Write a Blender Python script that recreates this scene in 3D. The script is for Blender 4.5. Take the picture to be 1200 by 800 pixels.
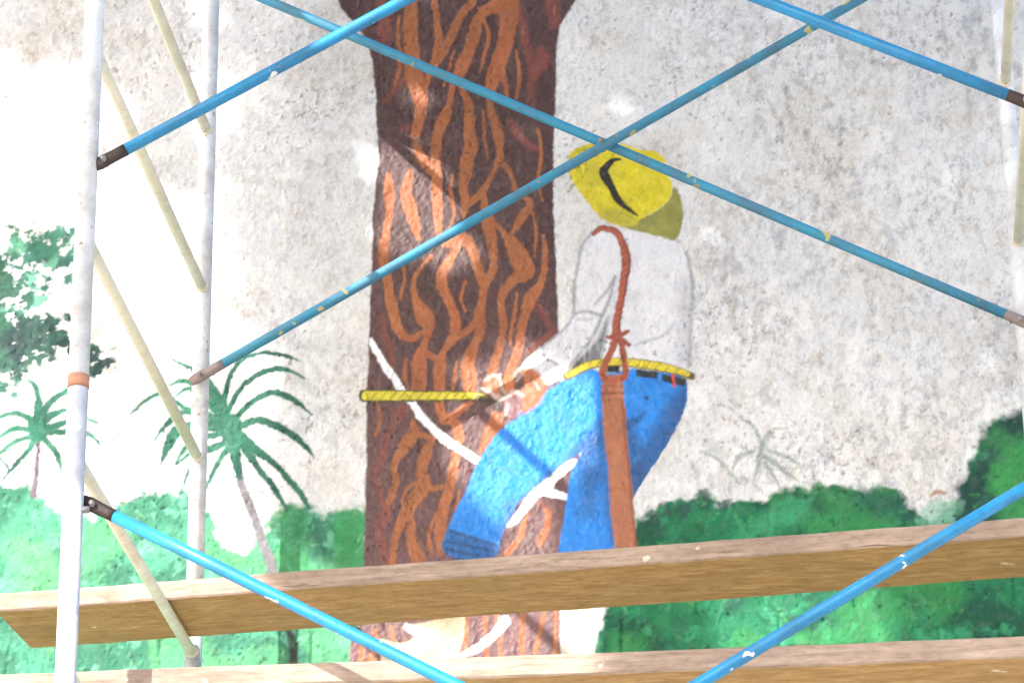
import bpy, math, random
import numpy as np
from mathutils import Vector, Matrix

for o in list(bpy.data.objects): bpy.data.objects.remove(o, do_unlink=True)
SC = bpy.context.scene
COL = SC.collection
rng = np.random.default_rng(7); random.seed(7)

# ------------------------------------------------------------------ camera
F, PITCH, YAW, ROLL = 4014.0, .41849, .10185, -.0123      # focal length in photo pixels (1200 wide), angles in radians
DN, DEPTH, GAP, BAY, XL = 6.7295, 1.3316, .30, 2.13, -1.640  # camera-near posts, frame depth, back posts-wall, bay, left posts
EYE = 1.6
YW = DN + DEPTH + GAP                                       # camera to wall; the wall face is y = 0
CAMP = np.array([0., -YW, EYE])
YN, YB = -(DEPTH + GAP), -GAP                               # planes of the near and of the back posts
cp, sp = math.cos(PITCH), math.sin(PITCH)
FWD = np.array([-math.sin(YAW)*cp, math.cos(YAW)*cp, sp])
RI0 = np.array([math.cos(YAW), math.sin(YAW), 0.]); UP0 = np.cross(RI0, FWD)
RI = RI0*math.cos(ROLL) + UP0*math.sin(ROLL); UPV = -RI0*math.sin(ROLL) + UP0*math.cos(ROLL)

cam = bpy.data.cameras.new('camera'); cam_o = bpy.data.objects.new('camera', cam); COL.objects.link(cam_o)
cam.sensor_width = 36.0; cam.lens = F/1200*36.0; cam.clip_start = .05; cam.clip_end = 2000
m = Matrix.Identity(4)
for i in range(3):
    m[i][0] = RI[i]; m[i][1] = UPV[i]; m[i][2] = -FWD[i]; m[i][3] = CAMP[i]
cam_o.matrix_world = m
SC.camera = cam_o

# ------------------------------------------------------------------ sky, sun, exposure
TX, K = .634, .66                                           # sun travel: right and down per metre towards the wall
SUN = np.array([-TX, -1., K]); SUN /= np.linalg.norm(SUN)    # towards the sun
EL = math.asin(SUN[2])
w = bpy.data.worlds.new('World'); SC.world = w; w.use_nodes = True
nt = w.node_tree; bg = nt.nodes['Background']
sky = nt.nodes.new('ShaderNodeTexSky'); sky.sky_type = 'NISHITA'; sky.sun_disc = False
sky.sun_elevation = EL; sky.sun_rotation = math.atan2(SUN[0], SUN[1])
sky.air_density = 1.0; sky.dust_density = 2.5; sky.ozone_density = 1.0
nt.links.new(sky.outputs[0], bg.inputs[0]); bg.inputs[1].default_value = .15
sl = bpy.data.lights.new('sun', 'SUN'); so = bpy.data.objects.new('sun', sl); COL.objects.link(so)
sl.energy = 2.9; sl.angle = math.radians(.53); sl.color = (1, .965, .91)
so.rotation_euler = Vector(-SUN).to_track_quat('-Z', 'Y').to_euler(); so.location = (-6, -12, 14)
SC.view_settings.view_transform = 'Standard'; SC.view_settings.look = 'None'
SC.view_settings.gamma = 1; SC.view_settings.use_curve_mapping = False
SC.view_settings.exposure = 1.7

# ------------------------------------------------------------------ helpers
def lin(r, g, b):
    f = lambda c: (c/255/12.92 if c <= 10 else ((c/255+.055)/1.055)**2.4)
    return np.array([f(r), f(g), f(b)])

def ray_y(px, py, y):                                        # photo pixel -> point on the vertical plane y
    d = FWD + RI*(px-600)/F + UPV*(400-py)/F
    return CAMP + d*((y-CAMP[1])/d[1])
def ray_z(px, py, z):                                        # photo pixel -> point at height z
    d = FWD + RI*(px-600)/F + UPV*(400-py)/F
    return CAMP + d*((z-CAMP[2])/d[2])

def mesh_obj(name, verts, faces, mats, parent=None, smooth=False, loc=None):
    me = bpy.data.meshes.new(name)
    me.from_pydata([tuple(v) for v in verts], [], faces)
    for mt in (mats if isinstance(mats, (list, tuple)) else [mats]): me.materials.append(mt)
    if smooth: me.polygons.foreach_set('use_smooth', [True]*len(me.polygons))
    me.update()
    o = bpy.data.objects.new(name, me); COL.objects.link(o)
    if parent: o.parent = parent
    return o
def empty(name, loc=(0, 0, 0), parent=None):
    o = bpy.data.objects.new(name, None); COL.objects.link(o); o.location = loc
    if parent: o.parent = parent
    return o
def tag(o, label=None, cat=None, group=None, kind=None):
    if label: o['label'] = label
    if cat: o['category'] = cat
    if group: o['group'] = group
    if kind: o['kind'] = kind
    return o

def tube_geo(pts, rad, n=16, flat=None):
    """tube along points; rad a number or one per point; flat: per-point squash factors"""
    pts = [np.array(p, float) for p in pts]; V = []; Fc = []
    if not hasattr(rad, '__len__'): rad = [rad]*len(pts)
    for i, p in enumerate(pts):
        d = pts[min(i+1, len(pts)-1)] - pts[max(i-1, 0)]; d /= np.linalg.norm(d)
        ref = np.array([0, 1., 0]) if abs(d[1]) < .9 else np.array([0, 0, 1.])
        a = np.cross(d, ref); a /= np.linalg.norm(a); b = np.cross(d, a)
        fb = 1 if flat is None else flat[i]
        for k in range(n):
            t = 2*math.pi*k/n
            V.append(p + a*rad[i]*(1/math.sqrt(fb))*math.cos(t) + b*rad[i]*fb*math.sin(t))
    for i in range(len(pts)-1):
        for k in range(n):
            Fc.append((i*n+k, i*n+(k+1) % n, (i+1)*n+(k+1) % n, (i+1)*n+k))
    Fc.append(tuple(range(n))[::-1]); Fc.append(tuple(range((len(pts)-1)*n, len(pts)*n)))
    return V, Fc
def tube(name, pts, rad, mat, parent=None, n=16, flat=None):
    V, Fc = tube_geo(pts, rad, n, flat)
    o = mesh_obj(name, V, Fc, mat, parent, smooth=True)
    return o

TAB = rng.random((64, 256, 256))
def vnoise(x, y, s, seed=0):
    ca, sa = math.cos(seed*1.7+.6), math.sin(seed*1.7+.6)
    x, y = (x*ca-y*sa)/s + seed*17.31, (x*sa+y*ca)/s + seed*9.73
    xi = np.floor(x).astype(int); yi = np.floor(y).astype(int); fx = x-xi; fy = y-yi
    fx = fx*fx*(3-2*fx); fy = fy*fy*(3-2*fy); T = TAB[seed % 64]
    a = T[yi & 255, xi & 255]; b = T[yi & 255, (xi+1) & 255]; c = T[(yi+1) & 255, xi & 255]; d = T[(yi+1) & 255, (xi+1) & 255]
    return (a*(1-fx)+b*fx)*(1-fy) + (c*(1-fx)+d*fx)*fy
def fbm(x, y, s, oct=4, seed=0, gain=.5):
    o = 0; a = 1; t = 0
    for i in range(oct):
        o = o + a*vnoise(x, y, s/2**i, seed+i); t += a; a *= gain
    return o/t
def sstep(a, b, x):
    t = np.clip((x-a)/(b-a), 0, 1); return t*t*(3-2*t)

# ------------------------------------------------------------------ materials
def new_mat(name, rough=.6, metal=0.0):
    mt = bpy.data.materials.new(name); mt.use_nodes = True
    b = mt.node_tree.nodes['Principled BSDF']; b.inputs['Roughness'].default_value = rough; b.inputs['Metallic'].default_value = metal
    return mt, mt.node_tree, b
def N(nt, typ, **kw):
    n = nt.nodes.new(typ)
    for k, v in kw.items():
        if k in n.inputs.keys(): n.inputs[k].default_value = v
        else: setattr(n, k, v)
    return n
def ramp(nt, src, stops):
    r = nt.nodes.new('ShaderNodeValToRGB'); cr = r.color_ramp
    while len(cr.elements) < len(stops): cr.elements.new(.5)
    for e, (p, c) in zip(cr.elements, stops): e.position = p; e.color = (*c, 1) if len(c) == 3 else c
    nt.links.new(src, r.inputs[0]); return r.outputs[0]
def mix(nt, fac, a, b, mode='MIX'):
    n = nt.nodes.new('ShaderNodeMix'); n.data_type = 'RGBA'; n.blend_type = mode
    for sock, v in ((n.inputs[0], fac), (n.inputs[6], a), (n.inputs[7], b)):
        if hasattr(v, 'is_output') or isinstance(v, bpy.types.NodeSocket): nt.links.new(v, sock)
        else: sock.default_value = v if not hasattr(v, '__len__') or len(v) == 4 else (*v, 1)
    return n.outputs[2]
def coords(nt, scale=(1, 1, 1), kind='Object'):
    t = nt.nodes.new('ShaderNodeTexCoord'); mp = nt.nodes.new('ShaderNodeMapping'); mp.inputs['Scale'].default_value = scale
    nt.links.new(t.outputs[kind], mp.inputs[0]); return mp.outputs[0]
def bump(nt, bsdf, h, strength, dist):
    b = nt.nodes.new('ShaderNodeBump'); b.inputs['Strength'].default_value = strength; b.inputs['Distance'].default_value = dist
    nt.links.new(h, b.inputs['Height']); nt.links.new(b.outputs[0], bsdf.inputs['Normal'])

def mat_mural():
    mt, nt, b = new_mat('painted_plaster', .85)
    at = N(nt, 'ShaderNodeAttribute', attribute_name='paint')
    co = coords(nt)
    n1 = N(nt, 'ShaderNodeTexNoise', Scale=160.0, Detail=4.0, Roughness=.65); nt.links.new(co, n1.inputs[0])
    grain = ramp(nt, n1.outputs[0], [(.3, (.80, .80, .80)), (.52, (1, 1, 1)), (.75, (1.0, 1.0, 1.0))])
    nt.links.new(mix(nt, .75, at.outputs[0], grain, 'MULTIPLY'), b.inputs['Base Color'])
    n2 = N(nt, 'ShaderNodeTexNoise', Scale=260.0, Detail=5.0, Roughness=.6); nt.links.new(co, n2.inputs[0])
    bump(nt, b, n2.outputs[0], .24, .004)
    for sock, lo, hi in (('Roughness', .85, .54), ('Specular IOR Level', .25, .40)):   # the mural paint is glossier than bare plaster
        mr = N(nt, 'ShaderNodeMapRange'); nt.links.new(at.outputs['Alpha'], mr.inputs[0]); mr.inputs[3].default_value = lo; mr.inputs[4].default_value = hi
        nt.links.new(mr.outputs[0], b.inputs[sock])
    return mt

def mat_tube(name, base, dark, rough, metal, spots=None, spot_scale=25., spot_thr=.7, streak=.3):
    mt, nt, b = new_mat(name, rough, metal)
    co = coords(nt)
    n1 = N(nt, 'ShaderNodeTexNoise', Scale=9.0, Detail=6.0, Roughness=.7); nt.links.new(co, n1.inputs[0])
    c = mix(nt, ramp(nt, n1.outputs[0], [(.42, (0, 0, 0)), (.68, (streak,)*3)]), base, dark)
    n3 = N(nt, 'ShaderNodeTexNoise', Scale=70.0, Detail=3.0, Roughness=.6); nt.links.new(co, n3.inputs[0])
    c = mix(nt, ramp(nt, n3.outputs[0], [(.62, (0, 0, 0)), (.70, (.55,)*3)]), c, dark)
    if spots is not None:
        for i, (sc, thr) in enumerate(zip((spot_scale, spot_scale*2.1), (spot_thr, spot_thr+.02))):
            n2 = N(nt, 'ShaderNodeTexNoise', Scale=sc, Detail=2.0, Roughness=.5); nt.links.new(coords(nt, (1+.1*i, 1.3, 1)), n2.inputs[0])
            c = mix(nt, ramp(nt, n2.outputs[0], [(thr, (0, 0, 0)), (thr+.02, (.9,)*3)]), c, spots[i % len(spots)])
    nt.links.new(c, b.inputs['Base Color'])
    nt.links.new(ramp(nt, n1.outputs[0], [(.3, (rough*.8,)*3), (.75, (min(1, rough*1.5),)*3)]), b.inputs['Roughness'])
    bump(nt, b, n3.outputs[0], .25, .002)
    return mt
M_MURAL = mat_mural()
M_POST = mat_tube('grey_painted_steel', lin(220, 226, 236), lin(140, 138, 140), .40, .05, [lin(235, 235, 235), lin(170, 130, 96)], 30, .69, .55)
M_RUNG = mat_tube('cream_painted_steel', lin(226, 222, 204), lin(184, 174, 146), .55, .0, [lin(235, 235, 225), lin(190, 160, 90)], 28, .70, .5)
M_BLUE = mat_tube('blue_painted_steel', lin(36, 136, 192), lin(46, 84, 112), .38, .0, [lin(235, 235, 235), lin(120, 82, 58)], 24, .70, .6)
M_BLUE2 = mat_tube('worn_blue_painted_steel', lin(50, 140, 178), lin(84, 96, 100), .5, .0, [lin(190, 176, 110), lin(160, 140, 104)], 15, .67, .7)
M_DARK = mat_tube('blackened_steel', lin(62, 54, 54), lin(96, 70, 58), .6, .3)
M_RUST = mat_tube('bare_rusty_steel', lin(140, 128, 128), lin(120, 90, 70), .6, .3)
M_TAPE = mat_tube('orange_tape', lin(190, 138, 112), lin(160, 108, 90), .7, .0)
M_BOLT = mat_tube('dull_steel', lin(150, 148, 150), lin(100, 80, 60), .5, .6)

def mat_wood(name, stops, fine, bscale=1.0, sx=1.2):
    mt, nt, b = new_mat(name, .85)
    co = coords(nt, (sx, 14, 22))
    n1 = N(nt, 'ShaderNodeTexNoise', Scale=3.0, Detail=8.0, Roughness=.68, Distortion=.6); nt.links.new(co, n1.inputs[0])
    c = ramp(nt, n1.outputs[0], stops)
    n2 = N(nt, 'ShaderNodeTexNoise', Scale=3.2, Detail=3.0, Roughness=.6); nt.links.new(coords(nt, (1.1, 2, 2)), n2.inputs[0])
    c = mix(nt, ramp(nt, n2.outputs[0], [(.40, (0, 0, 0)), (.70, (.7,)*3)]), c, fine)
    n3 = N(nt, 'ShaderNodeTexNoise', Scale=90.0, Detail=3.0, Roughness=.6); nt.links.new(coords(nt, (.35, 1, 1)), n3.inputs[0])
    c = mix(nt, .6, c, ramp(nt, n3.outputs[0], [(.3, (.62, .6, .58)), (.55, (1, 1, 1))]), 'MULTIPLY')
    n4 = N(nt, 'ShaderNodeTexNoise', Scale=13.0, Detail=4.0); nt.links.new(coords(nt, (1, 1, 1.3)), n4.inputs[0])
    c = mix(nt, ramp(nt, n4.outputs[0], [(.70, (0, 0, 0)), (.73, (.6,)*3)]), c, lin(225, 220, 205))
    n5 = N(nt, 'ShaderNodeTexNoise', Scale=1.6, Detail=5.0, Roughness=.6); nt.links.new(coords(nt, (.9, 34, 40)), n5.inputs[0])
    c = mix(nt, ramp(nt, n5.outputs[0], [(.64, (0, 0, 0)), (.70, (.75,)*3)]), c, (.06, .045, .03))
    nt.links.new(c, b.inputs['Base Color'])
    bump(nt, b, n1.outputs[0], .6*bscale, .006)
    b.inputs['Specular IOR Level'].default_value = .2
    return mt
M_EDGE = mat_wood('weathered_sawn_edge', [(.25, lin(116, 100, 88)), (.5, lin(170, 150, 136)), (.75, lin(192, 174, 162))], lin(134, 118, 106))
M_UNDER = mat_wood('brown_plank_face', [(.25, lin(138, 104, 62)), (.5, lin(176, 138, 90)), (.75, lin(206, 174, 124))], lin(158, 130, 86), sx=3.0)  # wide plank faces, browner than the sawn edges

# ------------------------------------------------------------------ ground
def build_ground():
    xs = np.concatenate([[-600, -200, -60, -25], np.linspace(-15, 15, 61), [25, 60, 200, 600]])
    ys = np.concatenate([[-600, -200, -60, -30], np.linspace(-20, 6, 53), [25, 60, 200, 600]])
    X, Y = np.meshgrid(xs, ys); Z = (fbm(X, Y, 2.0, 3, 3)-.5)*.06 - .04
    V = np.stack([X, Y, Z], -1).reshape(-1, 3); nx = len(xs); Fc = []
    for j in range(len(ys)-1):
        for i in range(nx-1): Fc.append((j*nx+i, j*nx+i+1, (j+1)*nx+i+1, (j+1)*nx+i))
    mt, nt, b = new_mat('dry_earth', .95)
    n1 = N(nt, 'ShaderNodeTexNoise', Scale=.7, Detail=8.0, Roughness=.7); nt.links.new(coords(nt), n1.inputs[0])
    nt.links.new(ramp(nt, n1.outputs[0], [(.35, (.25, .22, .19)), (.6, (.37, .345, .31)), (.75, (.46, .44, .41))]), b.inputs['Base Color'])
    n2 = N(nt, 'ShaderNodeTexNoise', Scale=40.0, Detail=5.0); nt.links.new(coords(nt), n2.inputs[0]); bump(nt, b, n2.outputs[0], .6, .02)
    tag(mesh_obj('ground', V, Fc, mt, smooth=True), 'dry bare earth ground at the foot of the wall', kind='structure')
build_ground()

# ------------------------------------------------------------------ the mural wall: one plaster grid, split along the painted figures
STEP = .003
def axis(lo, d0, d1, hi, n):
    a = d0 - np.geomspace(.004, d0-lo, n)[::-1]; b = d1 + np.geomspace(.004, hi-d1, n)
    return np.concatenate([a, np.arange(d0, d1+1e-9, STEP), b])
gx = axis(-14, -2.50, .76, 13, 60); gz = axis(-.06, 4.26, 6.60, 9.2, 45)
GX, GZ = np.meshgrid(gx, gz); NZ, NX = GX.shape
dx = GX - CAMP[0]; dz = GZ - CAMP[2]; den = dx*FWD[0] + YW*FWD[1] + dz*FWD[2]
U = 600 + F*(dx*RI[0] + YW*RI[1] + dz*RI[2])/den               # where each wall point shows in the photograph
V = 400 - F*(dx*UPV[0] + YW*UPV[1] + dz*UPV[2])/den
wu = U + (vnoise(GX, GZ, .05, 1)-.5)*1.8 + (vnoise(GX, GZ, .009, 2)-.5)*1.4
wv = V + (vnoise(GX, GZ, .05, 3)-.5)*1.8 + (vnoise(GX, GZ, .009, 4)-.5)*1.4

# relief of the plaster: trowel waves, roller stipple, pits and nubs, block joints showing low down
H = (fbm(GX, GZ, .40, 3, 5)-.5)*.010 + (fbm(GX, GZ, .035, 3, 8)-.5)*.0035 + (vnoise(GX, GZ, .011, 12)-.5)*.0018 + (vnoise(GX, GZ, .006, 13)-.5)*.0012
clus = fbm(GX, GZ, .22, 3, 14)
pit = sstep(.68, .84, vnoise(GX, GZ, .011, 17)*.6 + vnoise(GX, GZ, .0065, 18)*.4) * sstep(.50, .68, clus)*.8
pit2 = sstep(.76, .90, vnoise(GX, GZ, .015, 19)*.7+.3*vnoise(GX, GZ, .007, 21)) * .8*sstep(.52, .70, fbm(GX, GZ, .3, 2, 20))
H -= pit*.0035 + pit2*.0045
H += sstep(.78, .95, vnoise(GX, GZ, .012, 22))*.0022
row = np.floor((GZ-.03)/.205); fz = (GZ-.03)/.205-row; fx_ = GX/.405 + .5*(row % 2) + .02*row; fx_ = fx_-np.floor(fx_)
wob = (vnoise(GX, GZ, .05, 23)-.5)*.05
joint = np.maximum(np.exp(-((fz-.5+wob-.0)/.03)**2), np.exp(-((fx_-.5+wob*.6)/.014)**2))
jm = sstep(.45, .6, fbm(GX, GZ, .35, 2, 25)+ .25*sstep(5.0, 4.4, GZ)) * sstep(4.85, 4.6, GZ)
H -= joint*jm*.006

# bare white plaster with grey and brown weather stains
P = np.empty((NZ, NX, 3)); P[:] = lin(213, 215, 218)
def blend(a, c):
    global P
    P = P*(1-a[..., None]) + a[..., None]*np.asarray(c)
side = sstep(350, 900, U)
blend(.55*sstep(.40, .66, fbm(GX, GZ, .5, 4, 26)), lin(200, 203, 209))
blend(.34*sstep(.46, .70, fbm(GX, GZ, .17, 4, 30)), lin(196, 190, 178))
reg = lambda sc, sd, a, b: sstep(a, b, fbm(GX, GZ, sc, 3, sd))
fine = lambda sc, sd, a, b, g=.75: sstep(a, b, fbm(GX*1.25, GZ*.85, sc, 4, sd, g))
blend(fine(.030, 34, .46, .74)*(.12+.36*reg(.22, 38, .36, .60))*(.6+.4*side), lin(134, 136, 142))
blend(fine(.018, 41, .50, .76)*(.08+.36*reg(.15, 44, .42, .64)), lin(158, 138, 114))
blend(fine(.014, 47, .50, .76)*(.10+.40*reg(.24, 49, .42, .62))*(.35+.65*side), lin(122, 130, 152))
blend(fine(.010, 24, .52, .74)*.20, lin(120, 120, 120))
strk = sstep(.52, .74, fbm(GX*7, GZ*.9, .12, 4, 52, .6)) * reg(.34, 55, .46, .64)
blend(strk*.36*(.15+.85*side), lin(164, 158, 150))
blend(fine(.040, 12, .48, .72)*.45*reg(.3, 15, .40, .60), lin(228, 230, 234))
blend(np.clip(pit*.55+pit2*.55, 0, .7), lin(122, 112, 100))
chalk = sstep(.60, .76, fbm(GX, GZ, .05, 4, 57)); blend(chalk*.4, lin(226, 226, 228))
ID = np.zeros((NZ, NX), np.int16)
PARTS = [('wall',)]                                              # 0 is the bare wall
def part(name, parent=None, label=None):
    PARTS.append((name, parent, label)); return len(PARTS)-1

def smooth_closed(pts, sub=4):
    p = np.array(pts, float); n = len(p); out = []
    for i in range(n):
        a, b, c, d = p[(i-1) % n], p[i], p[(i+1) % n], p[(i+2) % n]
        for t in np.arange(sub)/sub:
            out.append(.5*((2*b)+(c-a)*t+(2*a-5*b+4*c-d)*t*t+(3*b-a-3*c+d)*t**3))
    return np.array(out)
def smooth_open(pts, sub=4):
    p = np.array(pts, float); n = len(p)
    if n < 3: return p
    out = []
    for i in range(n-1):
        a, b, c, d = p[max(i-1, 0)], p[i], p[i+1], p[min(i+2, n-1)]
        for t in np.arange(sub)/sub:
            out.append(.5*((2*b)+(c-a)*t+(2*a-5*b+4*c-d)*t*t+(3*b-a-3*c+d)*t**3))
    out.append(p[-1]); return np.array(out)
def window(lo, hi, mg):
    c = [ray_y(a, b, 0) for a in (lo[0]-mg, hi[0]+mg) for b in (lo[1]-mg, hi[1]+mg)]
    x = [q[0] for q in c]; z = [q[2] for q in c]
    return slice(max(0, np.searchsorted(gz, min(z))-1), np.searchsorted(gz, max(z))+1), slice(max(0, np.searchsorted(gx, min(x))-1), np.searchsorted(gx, max(x))+1)
def sdf_poly(pts, S):
    x = wu[S]; y = wv[S]; d2 = np.full(x.shape, 1e18); ins = np.zeros(x.shape, bool); n = len(pts)
    for i in range(n):
        ax, ay = pts[i]; bx, by = pts[(i+1) % n]; ex, ey = bx-ax, by-ay; L = ex*ex+ey*ey
        if L < 1e-12: continue
        t = np.clip(((x-ax)*ex+(y-ay)*ey)/L, 0, 1)
        d2 = np.minimum(d2, (x-ax-t*ex)**2+(y-ay-t*ey)**2)
        if ay != by: ins ^= ((ay > y) != (by > y)) & (x < ex*(y-ay)/ey+ax)
    return np.where(ins, -1, 1)*np.sqrt(d2)
def sdf_stroke(pts, S):
    x = wu[S]; y = wv[S]; best = np.full(x.shape, 1e9)
    for i in range(len(pts)-1):
        ax, ay, aw = pts[i]; bx, by, bw = pts[i+1]; ex, ey = bx-ax, by-ay; L = ex*ex+ey*ey+1e-9
        t = np.clip(((x-ax)*ex+(y-ay)*ey)/L, 0, 1)
        best = np.minimum(best, np.sqrt((x-ax-t*ex)**2+(y-ay-t*ey)**2)-.5*(aw+t*(bw-aw)))
    return best
def lay(S, sd, col, pid, soft, alpha, edge, var, idthr=.5, clip=False):
    if edge: sd = sd + (fbm(GX[S], GZ[S], edge[1], 3, 27)-.5)*(2 if edge[0] > 3 else 1.1)*edge[0]
    a = alpha*sstep(soft, -soft, sd)
    if clip: a = a*(ID[S] == pid)
    c = np.asarray(col(S) if callable(col) else np.broadcast_to(col, a.shape+(3,)))
    if var: c = c*(1+var*2*(fbm(GX[S], GZ[S], .03, 3, 31)[..., None]-.5)) * (1+.5*var*2*(vnoise(GX[S]*1.5, GZ[S]*.7, .012, 33)[..., None]-.5))
    c = c*(1-.45*np.clip(pit[S]+pit2[S], 0, 1)[..., None])
    P[S] = P[S]*(1-a[..., None]) + c*a[..., None]
    if pid is not None:
        I = ID[S]; I[a > idthr] = pid
def poly(pts, col, pid=None, soft=1.6, alpha=1., edge=None, var=.12, smooth=True, idthr=.5):
    pts = smooth_closed(pts) if smooth else np.array(pts, float)
    S = window(pts.min(0), pts.max(0), 8+soft+(edge[0] if edge else 0)); lay(S, sdf_poly(pts, S), col, pid, soft, alpha, edge, var, idthr)
def stroke(pts, col, pid=None, soft=1.4, alpha=1., edge=None, var=.12, idthr=.5, clip=False):
    pts = smooth_open(pts); wmx = pts[:, 2].max()
    S = window(pts[:, :2].min(0)-wmx/2, pts[:, :2].max(0)+wmx/2, 8+soft+(edge[0] if edge else 0)); lay(S, sdf_stroke(pts, S), col, pid, soft, alpha, edge, var, idthr, clip)

# -- painted greenery behind the figures
def green(dark, mid, lite, yel, sd=60):
    dark, mid, lite, yel = map(lambda c: lin(*c), (dark, mid, lite, yel))
    def f(S):
        x, z = GX[S], GZ[S]
        a = sstep(.36, .62, fbm(x, z, .10, 4, sd % 40, .6))[..., None]; b = sstep(.55, .72, fbm(x, z, .05, 4, (sd+5) % 40, .6))[..., None]
        y = sstep(.54, .70, fbm(x, z, .16, 3, (sd+9) % 40))[..., None]
        c = dark*(1-a)+mid*a; c = c*(1-.7*b)+lite*.7*b; return c*(1-.6*y)+yel*.6*y
    return f
G_L = green((46, 106, 84), (66, 136, 110), (104, 172, 146), (84, 152, 104), 3)
G_R = green((16, 76, 56), (26, 106, 72), (50, 140, 98), (50, 130, 70), 11)
G_D = green((24, 60, 58), (30, 84, 70), (52, 120, 92), (56, 128, 70), 21)
p_bl = part('painted_bush', label='light green painted bushes left of the painted tree trunk')
poly([(-900, 560), (-300, 575), (-60, 560), (0, 566), (30, 572), (55, 582), (75, 596), (110, 604), (138, 588), (165, 573), (200, 572), (222, 584), (236, 596), (250, 612), (266, 640), (286, 646), (304, 630), (318, 606), (335, 592), (362, 596), (385, 604), (400, 594), (432, 598), (432, 1400), (-900, 1400)], G_L, p_bl, soft=5, edge=(11, .03), smooth=False)
poly([(330, 596), (358, 594), (362, 640), (360, 700), (330, 700), (322, 650)], lin(48, 128, 70), p_bl, soft=4, alpha=.55, edge=(4, .02))  # shadow band of the back post, painted into the bush as darker green
poly([(392, 606), (428, 598), (428, 690), (398, 690)], lin(54, 138, 78), p_bl, soft=6, alpha=.7, edge=(6, .02))
poly([(18, 600), (60, 598), (70, 640), (30, 660), (0, 640)], lin(70, 150, 112), p_bl, soft=12, alpha=.5, edge=(10, .03))
poly([(10, 630), (60, 640), (80, 690), (20, 690)], lin(104, 180, 118), p_bl, soft=14, alpha=.55, edge=(12, .03))
stroke([(335, 735, 3), (342, 750, 10), (345, 785, 11), (345, 830, 12)], lin(40, 44, 40), p_bl, soft=3, alpha=.9)
p_br = part('painted_bush', label='deep green painted bushes right of the painted man')
poly([(742, 612), (760, 599), (790, 590), (822, 576), (842, 590), (870, 589), (905, 582), (922, 573), (960, 571), (1010, 574), (1038, 569), (1060, 583), (1084, 608), (1100, 602), (1120, 584), (1135, 555), (1148, 522), (1158, 498), (1180, 490), (1200, 478), (1300, 430), (1500, 410), (2200, 420), (2200, 1400), (690, 1400), (696, 768), (706, 712), (728, 660)], G_R, p_br, soft=4, edge=(9, .028), smooth=False)
poly([(1100, 606), (1122, 585), (1137, 556), (1150, 524), (1160, 499), (1190, 486), (1300, 440), (1300, 640), (1100, 640)], G_D, p_br, soft=9, alpha=.95, edge=(10, .03), smooth=False)
poly([(922, 576), (975, 572), (1035, 573), (1062, 590), (1080, 612), (1000, 600), (930, 604)], G_D, p_br, soft=10, alpha=.75, edge=(9, .03))
poly([(1165, 540), (1200, 520), (1240, 560), (1200, 615), (1170, 600)], lin(54, 140, 74), p_br, soft=12, alpha=.8, edge=(12, .03))
poly([(905, 592), (925, 580), (950, 586), (930, 615), (880, 618), (890, 604)], lin(58, 150, 106), p_br, soft=8, alpha=.7, edge=(7, .02))
for cx, cy, r in [(826, 584, 12), (848, 592, 9), (800, 598, 10), (765, 606, 9), (782, 598, 8)]:
    poly([(cx-r, cy), (cx, cy-r), (cx+r, cy), (cx, cy+r)], lin(34, 70, 66), p_br, soft=5, alpha=.85, edge=(9, .015))
poly([(1078, 600), (1094, 590), (1122, 588), (1118, 608), (1095, 618), (1080, 614)], lin(120, 168, 150), p_br, soft=7, alpha=.75, edge=(9, .018), idthr=.4)
stroke([(1090, 582, 3), (1098, 576, 5), (1107, 578, 4)], lin(150, 110, 86), None, soft=2, alpha=.8)

p_fo = part('painted_foliage', label='sponged dark and mint green painted leaves at the end of a bough')
G_F = green((44, 86, 78), (62, 120, 102), (104, 170, 142), (84, 150, 122), 30)
G_FD = green((28, 54, 54), (36, 76, 66), (56, 104, 84), (48, 96, 74), 6)
def sponge(pts, col, pid, cover, sc=.012, soft=.10):
    pts = smooth_closed(pts); S = window(pts.min(0), pts.max(0), 26)
    sd = sdf_poly(pts, S) + (fbm(GX[S], GZ[S], .05, 3, 36)-.5)*34
    n = fbm(GX[S], GZ[S], sc*2, 3, 40, .7); inside = np.clip(-sd/22, -.6, 1)
    a = sstep(-soft, soft, n-.5+cover*inside-.02); a *= sstep(4, -6, sd)
    c = col(S); P[S] = P[S]*(1-a[..., None])+c*a[..., None]; I = ID[S]; I[a > .5] = pid
sponge([(-300, 250), (-100, 262), (0, 268), (50, 270), (92, 272), (96, 300), (86, 324), (60, 350), (30, 372), (-100, 380), (-300, 360)], G_F, p_fo, .10)
sponge([(-300, 300), (-40, 300), (0, 300), (22, 318), (34, 342), (26, 358), (0, 362), (-300, 370)], G_FD, p_fo, .36)
sponge([(-300, 360), (0, 362), (30, 364), (60, 366), (92, 378), (112, 404), (142, 418), (136, 442), (100, 438), (76, 424), (40, 430), (20, 446), (-20, 440), (-300, 470)], G_FD, p_fo, .34)
sponge([(-20, 436), (14, 446), (16, 462), (-20, 466)], G_F, p_fo, .1)

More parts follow.
